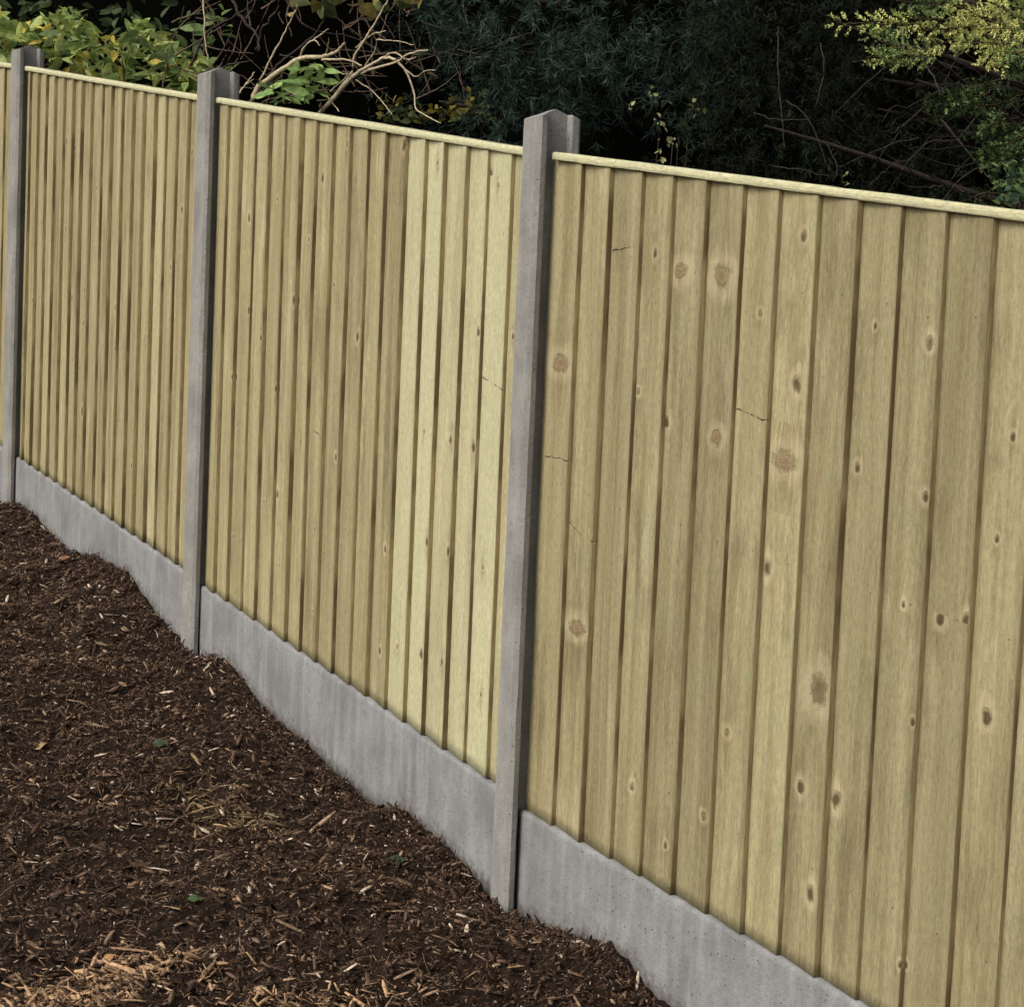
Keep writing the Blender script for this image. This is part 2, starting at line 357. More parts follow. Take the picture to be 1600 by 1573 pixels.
def boarding(P, d, L, edges, tones, knots, zb, zt, parent, step=(.011, .016)):
    """overlapping feather-edge boards; the thick right edge of each stands proud of the next"""
    V = []; Fq = []; at_ = dict(rnd=[], tone=[], edge=[], ku=[], kv=[], ks=[], kk=[], nu=[], nv=[]); uv = []
    xs = [.026]+list(edges)+([L-.026] if edges[-1] < L-.06 else [])
    NR = 50
    for bi in range(len(xs)-1):
        a, b = xs[bi], xs[bi+1]; rn = random.random(); tn = tones[bi] if bi < len(tones) else 1.0
        thick = random.uniform(*step); thin = random.uniform(.003, .005); prev_lap = .014 if bi else 0
        n_back = .004; nL = n_back+thin; nR = n_back+thin+thick; 
        # knots of this board
        ks_ = [(s, z, r, kd) for (s, z, r, kd) in knots if a-.004 <= s < b+.004]
        if random.random() < .75 and len(ks_) < 3:
            for _ in range(random.choice((1, 2, 3, 4, 5) if L > 0 and step[0] > .011 else (1, 2, 3))):
                zz = random.uniform(zb(a)+.1, zt(a)-.1)
                if all(abs(zz-q_[1]) > .11 for q_ in ks_):
                    ks_.append((random.uniform(a+.01, b-.01), zz, random.choice((.003, .004, .005, .007, .009, .012)), random.choice((0.0, 0.0, .1, .2, .3, .45))))
        nails = [(random.uniform(b-.034, b-.022), zb(a)+(zt(a)-zb(a))*f_+random.uniform(-.008, .008)) for f_ in (.13, .51, .87)]
        base = len(V); ncol = 7
        sp = rng.random()*50; wav = random.uniform(.0006, .0018); lean = random.uniform(-.0015, .0015); cup = random.uniform(-.0012, .0018)
        for r in range(NR+1):
            t = r/NR
            for cidx in range(ncol):
                # columns: 0..4 face from left to right, 5 rounded arris, 6 back of thick edge
                if cidx <= 4:
                    f = cidx/4; s = (a-prev_lap)+(b-(a-prev_lap))*f; n = nL+(nR-nL)*(s-(a-prev_lap))/(b-(a-prev_lap))
                    n += cup*4*f*(1-f)
                    if cidx == 4: s -= .0015
                elif cidx == 5: s = b+.0002; n = nR-.0018
                else: s = b+.0005; n = n_back
                zz = (zb(s)+.004*0)*(1-t)+zt(s)*t
                e = wav*2*float(vnoise(zz*4+sp, bi*3.3))+lean*(t-.5)+.0007*float(vnoise(zz*33+sp, 1.7))
                if cidx in (4, 5, 6): s += e
                n += .0022*float(vnoise(zz*2.3+sp, 5.1+bi)) if cidx < 6 else 0
                V.append(to_world(P, d, s, n, zz))
                uv_row = None
        for r in range(NR):
            zc = .5*(zb(a)+(zt(a)-zb(a))*(r/NR)+zb(a)+(zt(a)-zb(a))*((r+1)/NR))
            kn = min(ks_, key=lambda q_: abs(q_[1]-zc)) if ks_ else None
            for cidx in range(ncol-1):
                i0 = base+r*ncol+cidx
                Fq.append((i0, i0+1, i0+ncol+1, i0+ncol))
                for (rr_, cc) in ((r, cidx), (r, cidx+1), (r+1, cidx+1), (r+1, cidx)):
                    s = (a-prev_lap)+(b-(a-prev_lap))*min(cc, 4)/4+(max(0, cc-4)*.006)
                    uv.append((s, zb(s)*(1-rr_/NR)+zt(s)*rr_/NR))
                nl = min(nails, key=lambda q_: abs(q_[1]-zc)); at_['nu'].append(nl[0]); at_['nv'].append(nl[1])
                at_['rnd'].append(rn); at_['tone'].append(tn); at_['edge'].append(1.0 if cidx == 5 else 0.0)
                if kn: at_['ku'].append(kn[0]); at_['kv'].append(kn[1]); at_['ks'].append(kn[2]); at_['kk'].append(kn[3])
                else: at_['ku'].append(0); at_['kv'].append(0); at_['ks'].append(1e-4); at_['kk'].append(0)
        # bottom cap of the board
        for cidx in range(3): pass
        bb = [base+cidx for cidx in range(ncol)]
        v0 = len(V); V.append(to_world(P, d, a-prev_lap, n_back-.001, zb(a-prev_lap)))
        for q4 in ((bb[0], v0, bb[6], bb[1]), (bb[1], bb[6], bb[3], bb[2]), (bb[3], bb[6], bb[5], bb[4])):
            Fq.append(q4); uv += [(a, .0)]*4
            for kx, vv in zip(('rnd', 'tone', 'edge', 'ku', 'kv', 'ks', 'kk', 'nu', 'nv'), (rn, .6, 1.0, 0, 0, 1e-4, 0, -9, 0)): at_[kx].append(vv)
    # plain back sheet so the panel is closed from behind
    v0 = len(V)
    for s, z in ((.026, zb(.026)), (L-.026, zb(L-.026)), (L-.026, zt(L-.026)), (.026, zt(.026))): V.append(to_world(P, d, s, .0035, z))
    Fq.append((v0, v0+3, v0+2, v0+1)); uv += [(0, 0), (0, 1.5), (1.8, 1.5), (1.8, 0)]
    for kx, vv in zip(('rnd', 'tone', 'edge', 'ku', 'kv', 'ks', 'kk', 'nu', 'nv'), (.5, 1, .3, 0, 0, 1e-4, 0, -9, 0)): at_[kx].append(vv)
    return mesh_np('boarding', V, Fq, WOOD, parent, attrs=at_, uv=uv)

def gravel_board(P, d, L, z0, z1, label):
    NS, ncol = 60, 8; V = []; top_r = .006; Hh = .305
    prof = [(-.024, 0), (.018, 0), (.0235, -.004), (.0245, -.012)]+[(.0245, -Hh*f) for f in (.2, .45, .7, 1.0)]+[(-.024, -Hh)]
    k = len(prof)
    for i in range(NS+1):
        t = i/NS; s = .024+(L-.048)*t; zt = z0+(z1-z0)*t; w = .0012*float(fbm(np.array(s*9), np.array(3.1+z0), 5, 3))
        for j, (n, z) in enumerate(prof):
            V.append(to_world(P, d, s, n+(.0012*float(vnoise(s*12, z*14+j)) if j in (3, 4, 5, 6) else 0), zt+z+(w*2 if j < 3 else 0)))
    Fq = []
    for i in range(NS):
        for j in range(k):
            a, b = i*k+j, i*k+(j+1) % k; Fq.append((a, b, b+k, a+k))
    o = mesh_np('gravel_board', V, Fq, BOARD_M)
    Va = np.array(V); s_, q_ = sq(Va[:, 0], Va[:, 1]); hz = Va[:, 2]-np.interp(s_, _cs, _cz)
    at2 = o.data.attributes.new('hz', 'FLOAT', 'POINT'); at2.data.foreach_set('value', hz.astype(np.float32))
    bm = bmesh.new(); bm.from_mesh(o.data); bm.verts.ensure_lookup_table()
    bm.faces.new([bm.verts[j] for j in range(k)]); bm.faces.new([bm.verts[NS*k+j] for j in range(k)][::-1])
    bmesh.ops.recalc_face_normals(bm, faces=bm.faces); bm.to_mesh(o.data); bm.free()
    tag(o, label, 'gravel board', 'concrete gravel boards along the foot of the fence'); return o

def panel(P, Pn, zz, edges, tones, knots, label, step=(.011, .016)):
    L = float(np.linalg.norm((Pn-P)[:2])); d = (Pn-P)[:2]/L
    zb = lambda s: zz[0]+(zz[1]-zz[0])*s/L+.002
    zt = lambda s: zz[2]+(zz[3]-zz[2])*s/L-CAP_H-.001
    r = empty('fence_panel', tuple(to_world(P, d, L/2, 0, (P[2]+Pn[2])/2)), label, 'fence panel', 'closeboard fence panels between the concrete posts')
    boarding(P, d, L, edges, tones, knots, zb, zt, r, step)
    plank('capping_rail', P, d, .048, L-.048, -.020, .0265, zt(.048)+.001, zt(L-.048)+.001, CAP_H, WOOD, r, 1.12, 60, .0007)
    for f in (.12, .5, .86):
        o_ = (zt(0)-zb(0))*f
        plank('back_rail', P, d, .026, L-.026, -.022, .003, zb(.026)+o_, zb(L-.026)+o_, .045, WOOD, r, .9, 12)
    return r, d, L

def mk(base, n, spread):
    return [base+random.uniform(-spread, spread) for _ in range(n)]
E1 = [0.099, 0.199, 0.298, 0.394, 0.496, 0.592, 0.693, 0.791, 0.9, 0.999, 1.103, 1.21, 1.306, 1.408, 1.501, 1.6, 1.7, 1.80]
E2 = [0.129, 0.228, 0.334, 0.435, 0.541, 0.652, 0.75, 0.854, 0.96, 1.064, 1.165, 1.273, 1.381, 1.482, 1.594, 1.693, 1.806]
E3 = [0.157, 0.272, 0.388, 0.5, 0.617, 0.734, 0.848, 0.965, 1.08, 1.193, 1.308, 1.424, 1.54, 1.655, 1.77]
K2 = [(1.697, 1.844, .008, 0), (1.743, 1.815, .006, .5), (1.445, 1.88, .005, .2), (1.685, 1.471, .009, 0), (1.684, 1.197, .010, 0), (1.573, 1.208, .007, .1), (1.477, .945, .009, 0),
      (1.59, .935, .008, .0), (1.744, .916, .006, .5), (1.467, .664, .010, 0), (1.575, .661, .008, 0), (1.763, .614, .005, .2), (1.270, 1.93, .011, .1), (.945, 1.951, .008, .4), (.65, 1.532, .009, .1),
      (.945, 1.116, .007, 0), (.838, 1.169, .03, 2), (1.424, 1.218, .004, 0), (1.786, 1.346, .03, 2), (.33, 1.50, .008, .1), (.43, 1.42, .008, .1), (.23, 1.30, .007, .2), (.54, 1.28, .007, .1)]
K3 = [(.931, 1.406, .012, .1), (.905, 1.255, .036, 1), (.862, 1.048, .012, 0), (.676, 1.608, .026, .6), (.535, 1.616, .019, .7), (.443, 1.653, .007, 0), (.336, 1.667, .045, 2), (.105, 1.411, .034, 1),
      (.220, .833, .030, 1), (.506, 1.306, .010, 0), (.685, 1.286, .016, .5), (.804, 1.536, .007, .4), (.926, 1.683, .008, .3), (1.099, .641, .012, 0), (1.000, .643, .009, .1), (1.045, .838, .024, .35),
      (1.256, 1.029, .005, 0), (1.300, 1.225, .007, 0), (1.108, 1.259, .007, .1), (1.347, 1.016, .009, .2), (1.418, 1.026, .008, 0), (.763, .703, .008, .4), (.71, .522, .008, .4),
      (.105, 1.2, .05, 2), (.215, 1.044, .05, 2), (.790, 1.338, .045, 2), (1.137, 1.52, .005, .2), (1.286, 1.496, .010, .35), (1.302, .826, .005, 0), (1.310, .387, .005, 0), (.455, .527, .008, .35), (.590, .434, .006, .3)]
K1 = [(.6, 2.05, .006, .1), (.4, 1.98, .006, .1), (.85, 1.9, .006, .1), (1.1, 1.35, .006, .3), (1.4, 1.4, .008, .4), (.2, 1.5, .006, .2)]
T1 = [.84]+mk(.97, 18, .11)
T2 = [.88, 1.0, .96, .99, .97, .93, .99, .95, .92, .88, .95, .85, 1.09, 1.12, 1.07, 1.08, 1.11, 1.05]
T3 = [.90*t for t in (.96, .99, .90, .94, .90, .84, 1.0, 1.10, .93, .89, .90, .85, .98, .92, .9, .9, .9)]
P0L = float(np.linalg.norm((A-Z0)[:2]))
panel(Z0, A, (1.147, .903, 2.633, 2.389), [.1+.1*i for i in range(18)], mk(1.0, 19, .07), [], 'sliver of a closeboard panel left of the farthest post, at the edge of the photo')
panel(A, B, (.9034, .6652, 2.3893, 2.1390), E1, T1, K1, 'closeboard panel between the farthest and the middle post, its boards looking narrowest', (.0135, .0175))
panel(B, C, (.6519, .4035, 2.1422, 1.8856), E2, T2, K2, 'middle closeboard panel, darker on the left and five paler greenish boards at its right end', (.012, .0165))
panel(C, D, (.3849, .2280, 1.8871, 1.6695), E3, T3, K3, 'nearest closeboard panel of wide boards with large knots, right half of the photo', (.012, .0165))
gravel_board(Z0, d1, P0L, 1.147, .903, 'sliver of grey concrete gravel board at the left edge behind the farthest post')
gravel_board(A, d1, float(np.linalg.norm((B-A)[:2])), .9034, .6652, 'grey concrete gravel board under the farthest full panel, orange leaf against it')
gravel_board(B, d2, float(np.linalg.norm((C-B)[:2])), .6519, .4035, 'grey streaked concrete gravel board between the middle and the nearest post')
gravel_board(C, d3, 1.93, .3849, .2280, 'grey concrete gravel board under the nearest wide-board panel, lower right')

# ------------------------------------------------------------------ instancing of small templates into one mesh
def orient(nrm, spin):
    """(N,3) normals + spin -> (N,3,3) bases (x=length, y=width, z=normal)"""
    nrm = nrm/np.linalg.norm(nrm, axis=1, keepdims=True)
    h = np.where(np.abs(nrm[:, 2:3]) < .9, np.array([[0, 0, 1.0]]), np.array([[1.0, 0, 0]]))
    a = np.cross(h, nrm); a /= np.linalg.norm(a, axis=1, keepdims=True); b = np.cross(nrm, a)
    c, s = np.cos(spin)[:, None], np.sin(spin)[:, None]
    x = a*c+b*s; y = np.cross(nrm, x); return np.stack([x, y, nrm], 1)
def frames_dir(xd, roll):
    """(N,3) length directions with roll -> bases"""
    xd = xd/np.linalg.norm(xd, axis=1, keepdims=True)
    h = np.where(np.abs(xd[:, 2:3]) < .95, np.array([[0, 0, 1.0]]), np.array([[1.0, 0, 0]]))
    y = np.cross(h, xd); y /= np.linalg.norm(y, axis=1, keepdims=True); z = np.cross(xd, y)
    c, s = np.cos(roll)[:, None], np.sin(roll)[:, None]
    return np.stack([xd, y*c+z*s, -y*s+z*c], 1)
def scatter(tv, tf, pos, basis, scale, colr):
    """tv (v,3), tf (f,k); scale (N,3); colr (N,3) -> V, F, fcol"""
    n = len(pos); tv = np.asarray(tv, float); tf = np.asarray(tf)
    L = tv[None]*scale[:, None, :]
    Wd = np.einsum('nvi,nij->nvj', L, basis)+pos[:, None]
    Fc = tf[None]+(np.arange(n)*len(tv))[:, None, None]
    return Wd.reshape(-1, 3), Fc.reshape(-1, tf.shape[1]), np.repeat(colr, len(tf), 0)
def join(parts):
    V, F_, Cc, o = [], [], [], 0
    for v, f, c in parts: V.append(v); F_.append(f+o); Cc.append(c); o += len(v)
    return np.concatenate(V), np.concatenate(F_), np.concatenate(Cc)
def tube_arrays(pts, r0, r1, sides=6, colr=(.1, .1, .1), jitter=0.0):
    pts = np.array(pts, float); n = len(pts); V = []
    T = np.gradient(pts, axis=0); T /= np.linalg.norm(T, axis=1, keepdims=True)+1e-9
    for i in range(n):
        t = T[i]; h = np.array([0, 0, 1.0]) if abs(t[2]) < .9 else np.array([1.0, 0, 0])
        a = np.cross(h, t); a /= np.linalg.norm(a); b = np.cross(t, a); r = r0+(r1-r0)*i/(n-1)
        for k in range(sides):
            th = 2*math.pi*k/sides; V.append(pts[i]+(a*math.cos(th)+b*math.sin(th))*r*(1+jitter*(random.random()-.5)))
    Fq = [(i*sides+k, i*sides+(k+1) % sides, (i+1)*sides+(k+1) % sides, (i+1)*sides+k) for i in range(n-1) for k in range(sides)]
    return np.array(V), np.array(Fq), np.tile(np.array(colr), (len(Fq), 1))
def smooth_path(pts, k=5, wob=0.0):
    pts = np.array(pts, float); t = np.arange(len(pts)); tt = np.linspace(0, len(pts)-1, (len(pts)-1)*k+1)
    # catmull-rom
    P = np.vstack([2*pts[0]-pts[1], pts, 2*pts[-1]-pts[-2]]); out = []
    for u in tt:
        i = min(int(u), len(pts)-2); f = u-i; p0, p1, p2, p3 = P[i], P[i+1], P[i+2], P[i+3]
        out.append(.5*((2*p1)+(-p0+p2)*f+(2*p0-5*p1+4*p2-p3)*f*f+(-p0+3*p1-3*p2+p3)*f**3))
    out = np.array(out)
    if wob: out[1:-1] += rng.normal(0, wob, out[1:-1].shape)
    return out

# ------------------------------------------------------------------ mulch: dark shredded bark with pale splinters
chip_t = np.array([(-.5, -.35, 0), (-.15, -.5, .12), (.2, -.45, .1), (.5, -.12, -.02), (.5, .15, 0), (.15, .5, .1), (-.2, .42, .14), (-.5, .3, .02)])
chip_v = np.vstack([chip_t, chip_t-np.array([0, 0, .5])])
chip_f = [(0, 1, 6, 7), (1, 2, 5, 6), (2, 3, 4, 5)]+[(i, i+8, (i+1) % 8+8, (i+1) % 8) for i in range(8)]
def chips(n, s0, s1, q0, q1, size, pale_fn, lift=0.0, tilt=.45, patch=None, slim=1.0):
    s = rng.uniform(s0, s1, n); q = rng.uniform(q0, q1, n)
    if patch is not None:
        s = patch[0]+rng.normal(0, patch[2], n); q = patch[1]+rng.normal(0, patch[3], n)
    keep = q > .04; s, q = s[keep], q[keep]; n = len(s)
    z = ground_z(s, q)+lift+rng.uniform(-.001, .008, n); x, y = xy(s, q)
    e = .01; gx = (ground_z(s+e, q, False)-ground_z(s-e, q, False))/(2*e); gq = (ground_z(s, q+e, False)-ground_z(s, q-e, False))/(2*e)
    nr = np.stack([-gx*LD[0]-gq*LN[0], -gx*LD[1]-gq*LN[1], np.ones(n)], 1)+rng.normal(0, tilt, (n, 3))*np.array([1, 1, .2])
    ln = size*np.exp(rng.normal(0, .55, n)); wd = ln*rng.uniform(.06, .45, n)*slim; wd = np.clip(wd, .0009, .010); th = np.clip(wd*rng.uniform(.2, .6, n), .0006, .003)
    spin = rng.normal(0, 1.1, n)+1.2
    c = pale_fn(s, q, n)
    return scatter(chip_v, chip_f, np.stack([x, y, z], 1), orient(nr, spin), np.stack([ln, wd, th*2], 1), c)
def dark_cols(s, q, n):
    t = rng.random((n, 1)); b = np.array([.016, .0085, .0055])*(1-t)+np.array([.078, .042, .026])*t
    p = rng.random(n); tan = p < (.13+.16*np.clip(fbm(s*3, q*3, 9, 2)+.15, 0, 1))*np.clip(.15+q*2.6, .15, 1)
    b[tan] = np.array([.30, .20, .125])*rng.uniform(.35, 1.15, (tan.sum(), 1))
    mid = (p > .72); b[mid] = np.array([.14, .085, .054])*rng.uniform(.5, 1.3, (mid.sum(), 1))
    wh = p > .972; b[wh] = np.array([.60, .49, .38])*rng.uniform(.7, 1.15, (wh.sum(), 1))
    return b
def pale_cols(s, q, n):
    b = np.array([.38, .24, .135])*rng.uniform(.45, 1.5, (n, 1)); b[rng.random(n) < .3] = (.06, .036, .022); return b
def straw_cols(s, q, n):
    b = np.array([.30, .21, .11])*rng.uniform(.25, 1.1, (n, 1)); b[rng.random(n) < .4] = (.06, .036, .022); return b
pile = ground_at(90, 1568); pile2 = ground_at(450, 1575); straw = ground_at(310, 1250); straw2 = ground_at(380, 1290)
parts = [chips(60000, -.5, 4.9, .03, 1.75, .009, dark_cols), chips(9000, -.5, 4.9, .03, 1.75, .019, dark_cols, .003), chips(70000, -.5, 4.9, .03, 1.75, .0048, dark_cols, .002, .8),
         chips(20000, -1.0, 5.6, .03, 2.6, .012, dark_cols)]
for (pp, ss, qq, nn, fn, sz) in ((pile, .05, .15, 1600, pale_cols, .024), (pile2, .03, .16, 420, pale_cols, .018), (straw, .12, .05, 260, straw_cols, .020), (straw2, .07, .05, 170, straw_cols, .020)):
    s_, q_ = sq(pp[0], pp[1]); parts.append(chips(nn, 0, 0, 0, 0, sz, fn, .006, .45, (s_, q_, ss, qq), .5))
# fine crumbs against the gravel boards
parts.append(chips(9000, -.3, 4.9, .036, .12, .007, dark_cols, .004, .9)); parts.append(chips(2600, -.3, 4.9, .034, .07, .012, dark_cols, .010, 1.3, None, .6))
V, Fc, cc = join(parts)
mu = mesh_np('bark_mulch', V, Fc, CHIP, fcol=cc); tag(mu, 'dark brown shredded bark mulch with pale wood splinters covering the bank', 'mulch', kind='stuff')
# wispy fibres
fib = []
for i in range(1500):
    s = rng.uniform(-.2, 4.8); q = rng.uniform(.06, 1.5); L_ = rng.uniform(.02, .075); a = rng.normal(1.2, .9); n_ = 4
    ss = s+np.linspace(0, L_, n_)*math.cos(a); qq = np.clip(q+np.linspace(0, L_, n_)*math.sin(a)+rng.normal(0, .002, n_), .05, 9)
    x, y = xy(ss, qq); z = ground_z(ss, qq)+.004+rng.uniform(0, .006, n_)
    c_ = np.array([.13, .08, .05])*rng.uniform(.4, 2.0)
    fib.append(tube_arrays(np.stack([x, y, z], 1), .0011, .0005, 3, c_))
V, Fc, cc = join(fib); o = mesh_np('bark_fibres', V, Fc, CHIP, fcol=cc); tag(o, 'thin stringy bark fibres lying among the mulch', 'bark fibres', kind='stuff')

# single pieces one can point at
def splinter(px, py, L_, wd, ang, colr, label, name='wood_splinter', cat='wood splinter', bend=.1):
    p = ground_at(px, py); n_ = 9; V = []; th = wd*.35
    dx, dy = math.cos(R(ang)), math.sin(R(ang))
    for i in range(n_):
        t = i/(n_-1)-.5; w = wd*(1-abs(2*t)**3*.75)*(1+.25*random.uniform(-1, 1)); cx = p[0]+dx*t*L_-dy*bend*L_*(t*t); cy = p[1]+dy*t*L_+dx*bend*L_*(t*t)
        s, q = sq(cx, cy); z = p[2]+.010+.12*L_*(.25-t*t)-.02*t*L_+random.uniform(0, .0008)
        for (a, b) in ((-1, 0), (-.4, 1), (.5, .9), (1, 0), (0, -.8)): V.append((cx-dy*a*w/2, cy+dx*a*w/2, z+b*th/2))
    Fq = [(i*5+k, i*5+(k+1) % 5, (i+1)*5+(k+1) % 5, (i+1)*5+k) for i in range(n_-1) for k in range(5)]
    Fq += [(0, 1, 2, 3), ((n_-1)*5+3, (n_-1)*5+2, (n_-1)*5+1, (n_-1)*5)]
    o = mesh_np(name, V, Fq, CHIP, fcol=np.tile(np.array(colr), (len(Fq), 1))); tag(o, label, cat, 'larger pale pieces lying on the mulch'); return o
splinter(235, 1364, .088, .0075, -14, (.62, .50, .38), 'longest whitish splinter of wood lying flat in the lower left of the mulch')
splinter(343, 1296, .038, .011, -20, (.46, .33, .17), 'short tan-topped chip in the straw-coloured patch left of centre')
splinter(424, 1280, .050, .014, -38, (.27, .22, .15), 'greyish tapered chip pointing down right beside the straw-coloured patch')
splinter(386, 1296, .024, .006, 70, (.55, .45, .32), 'small upright pale chip between the straw patch and the greyish chip')
splinter(515, 1395, .062, .012, -42, (.40, .26, .17), 'light brown split chip in the mulch below the middle of the gravel board')
splinter(158, 1012, .055, .019, -42, (.17, .125, .075), 'stubby grey-brown stick in the mulch left of the middle post')
splinter(722, 1372, .058, .010, -40, (.36, .25, .18), 'pale brown bark strip near the foot of the nearest post')
splinter(805, 1518, .042, .009, 30, (.38, .25, .15), 'tan chip at the bottom of the mulch, right of the nearest post')
splinter(48, 1354, .030, .007, 5, (.58, .46, .36), 'tiny pale pinkish chip near the left edge of the mulch')
splinter(250, 1550, .070, .008, -35, (.62, .44, .27), 'bright splinter sticking out of the tan pile at the bottom left')
splinter(150, 1140, .075, .0035, -18, (.40, .31, .21), 'thin straight pale twig in the mulch left of the straw patch', 'twig', 'twig', .05)
splinter(240, 965, .050, .006, -40, (.34, .25, .15), 'light twig end poking out by the gravel board before the middle post', 'twig', 'twig', .05)
# fallen leaves
leaf_u = np.linspace(0, 1, 7)
def leaf_template(width=.5, fold=.12, curl=.15, teeth=0):
    V = []; 
    for i, t in enumerate(leaf_u):
        w = width*math.sin(math.pi*min(1, t**.8))*(1-.25*t)+.004; z = -curl*(t-.3)**2
        V += [(t, -w/2, z+fold*w), (t, 0, z), (t, w/2, z+fold*w)]
    Fq = [(i*3+j, i*3+j+1, (i+1)*3+j+1, (i+1)*3+j) for i in range(6) for j in range(2)]
    return np.array(V), np.array(Fq)
LV, LF = leaf_template()
def fallen(px, py, L_, ang, colr, label, tilt=(.2, -.2), name='fallen_leaf', width=.75):
    p = ground_at(px, py); v, f = leaf_template(width, .12, .16)
    v[:, 1] *= 1+rng.normal(0, .10, len(v)); v[:, 2] += rng.normal(0, .035, len(v))
    th = v.copy(); th[:, 2] -= .012
    v2 = np.vstack([v, th]); n0 = len(v); f2 = np.vstack([f, f[:, ::-1]+n0])
    b = orient(np.array([[tilt[0], tilt[1], 1.0]]), np.array([R(ang)]))
    Vv, Ff, c = scatter(v2, f2, np.array([[p[0], p[1], p[2]+.012]])-b[0][0]*L_*.5, b, np.array([[L_, L_, L_]]), np.array([colr]))
    o = mesh_np(name, Vv, Ff, LEAF, fcol=c, smooth=True); tag(o, label, 'fallen leaf', 'leaves fallen on the mulch'); return o
fallen(82, 834, .060, 10, (.50, .24, .12), 'curled orange-brown dead leaf lying against the far gravel board', (-.5, -.5))
fallen(100, 878, .050, 60, (.30, .16, .09), 'dull brown dead leaf just below the orange one', (-.3, -.5))
fallen(620, 1352, .052, 35, (.045, .075, .035), 'dark green leaf on the mulch near the foot of the nearest post', (-.2, -.7))
fallen(250, 1168, .050, 10, (.07, .10, .055), 'grey-green leaf in the mulch left of centre', (-.1, -.5))
fallen(305, 1412, .036, 100, (.08, .12, .05), 'small green leaf in the lower left mulch under the whitish splinter', (0, -.4))
fallen(170, 1505, .030, 60, (.50, .27, .12), 'small orange curled leaf just above the tan pile at the bottom', (-.3, -.6))
fallen(62, 1172, .040, 60, (.42, .32, .16), 'pale yellowish leaf scrap standing near the left edge', (-.4, -.6))

# ------------------------------------------------------------------ background
def px_path(pts, Yd, k=5, wob=.002):
    P = []
    for i, p in enumerate(pts):
        yy = Yd[0]+(Yd[1]-Yd[0])*i/(len(pts)-1) if isinstance(Yd, tuple) else Yd
        P.append(at(p[0], p[1], yy))
    return smooth_path(P, k, wob)
def root_down(pt, x=None):              # path from the ground behind the fence up to a point
    s, q = sq(pt[0], pt[1]); g0 = np.array([pt[0]+random.uniform(-.15, .15), pt[1]+random.uniform(.0, .25), float(plane_z(s))-.03])
    m = (g0+pt)/2+np.array([random.uniform(-.05, .05), .03, 0]); return smooth_path([g0, m, pt], 5)
def leaf_cluster(spots, Yr, size, cols, n_each=1, droop=.3, W=None, rnd=.9):
    n = len(spots); pos = np.array([at(a, b, random.uniform(*Yr)) for a, b in spots])
    dr = rng.normal(0, 1, (n, 3)); dr[:, 2] = dr[:, 2]*.5-droop; dr /= np.linalg.norm(dr, axis=1, keepdims=True)
    bs = frames_dir(dr, rng.normal(0, rnd, n)); sc = size*rng.uniform(.65, 1.25, n)
    c = np.array([cols[i] for i in rng.integers(0, len(cols), n)])*rng.uniform(.75, 1.25, (n, 1))
    v, f = (LV, LF) if W is None else leaf_template(W)
    return scatter(v, f, pos-dr*sc[:, None]*.5, bs, np.stack([sc]*3, 1), c)

# --- far dark hedge that closes the view behind everything
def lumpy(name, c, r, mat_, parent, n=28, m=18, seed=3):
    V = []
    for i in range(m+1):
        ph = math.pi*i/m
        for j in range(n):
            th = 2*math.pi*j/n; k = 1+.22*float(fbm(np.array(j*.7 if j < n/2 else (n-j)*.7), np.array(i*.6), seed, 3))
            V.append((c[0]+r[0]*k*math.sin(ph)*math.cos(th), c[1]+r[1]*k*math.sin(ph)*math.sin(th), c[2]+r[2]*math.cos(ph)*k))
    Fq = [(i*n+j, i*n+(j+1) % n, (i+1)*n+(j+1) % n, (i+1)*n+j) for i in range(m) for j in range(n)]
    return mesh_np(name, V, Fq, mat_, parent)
INNER = bark_material('painted_deep_shade', (0.0010, 0.0012, 0.0009), (0.0035, 0.0033, 0.0024), 0.0)  # near-black colour paints the deep shade inside the foliage
needle_v = np.array([(0, 0, 0), (.45, .5, .12), (1, 0, 0), (.45, -.5, .12)]); needle_f = np.array([(0, 1, 2, 3)])
def sprays(centres, outward, n_needle, L_, wd, cols, colour_var=.3):
    """radiating whorls of needles at shoot tips"""
    n = len(centres); N = n*n_needle
    cen = np.repeat(centres, n_needle, 0); out = np.repeat(outward, n_needle, 0)
    dr = out*.8+rng.normal(0, .62, (N, 3)); dr /= np.linalg.norm(dr, axis=1, keepdims=True)
    ln = L_*rng.uniform(.6, 1.2, N); along = np.repeat(rng.uniform(0, 1, (n, 1)), n_needle, 0)
    start = cen-out*rng.uniform(0, L_*.9, (N, 1))
    ci = np.repeat(rng.integers(0, len(cols), n), n_needle); c = np.array(cols)[ci]*np.repeat(rng.uniform(1-colour_var, 1+colour_var, (n, 1)), n_needle, 0)
    return scatter(needle_v, needle_f, start, frames_dir(dr, rng.uniform(0, 6.3, N)), np.stack([ln, np.full(N, wd), np.full(N, wd)], 1), c)
def crown_points(c, r, n, shell=.35, clump=.10, nclump=60, zmin=None):
    cl = rng.normal(0, 1, (nclump, 3)); cl /= np.linalg.norm(cl, axis=1, keepdims=True)
    rad = rng.uniform(1-shell, 1.0, nclump); cp = cl*rad[:, None]*np.array(r)+np.array(c)
    k = rng.integers(0, nclump, n); off = rng.normal(0, 1, (n, 3))*clump
    P = cp[k]+off; O = cl[k]*.6+off/np.maximum(np.linalg.norm(off, axis=1, keepdims=True), 1e-6)*.7+np.array([0, 0, -.25])
    O /= np.linalg.norm(O, axis=1, keepdims=True); return P, O

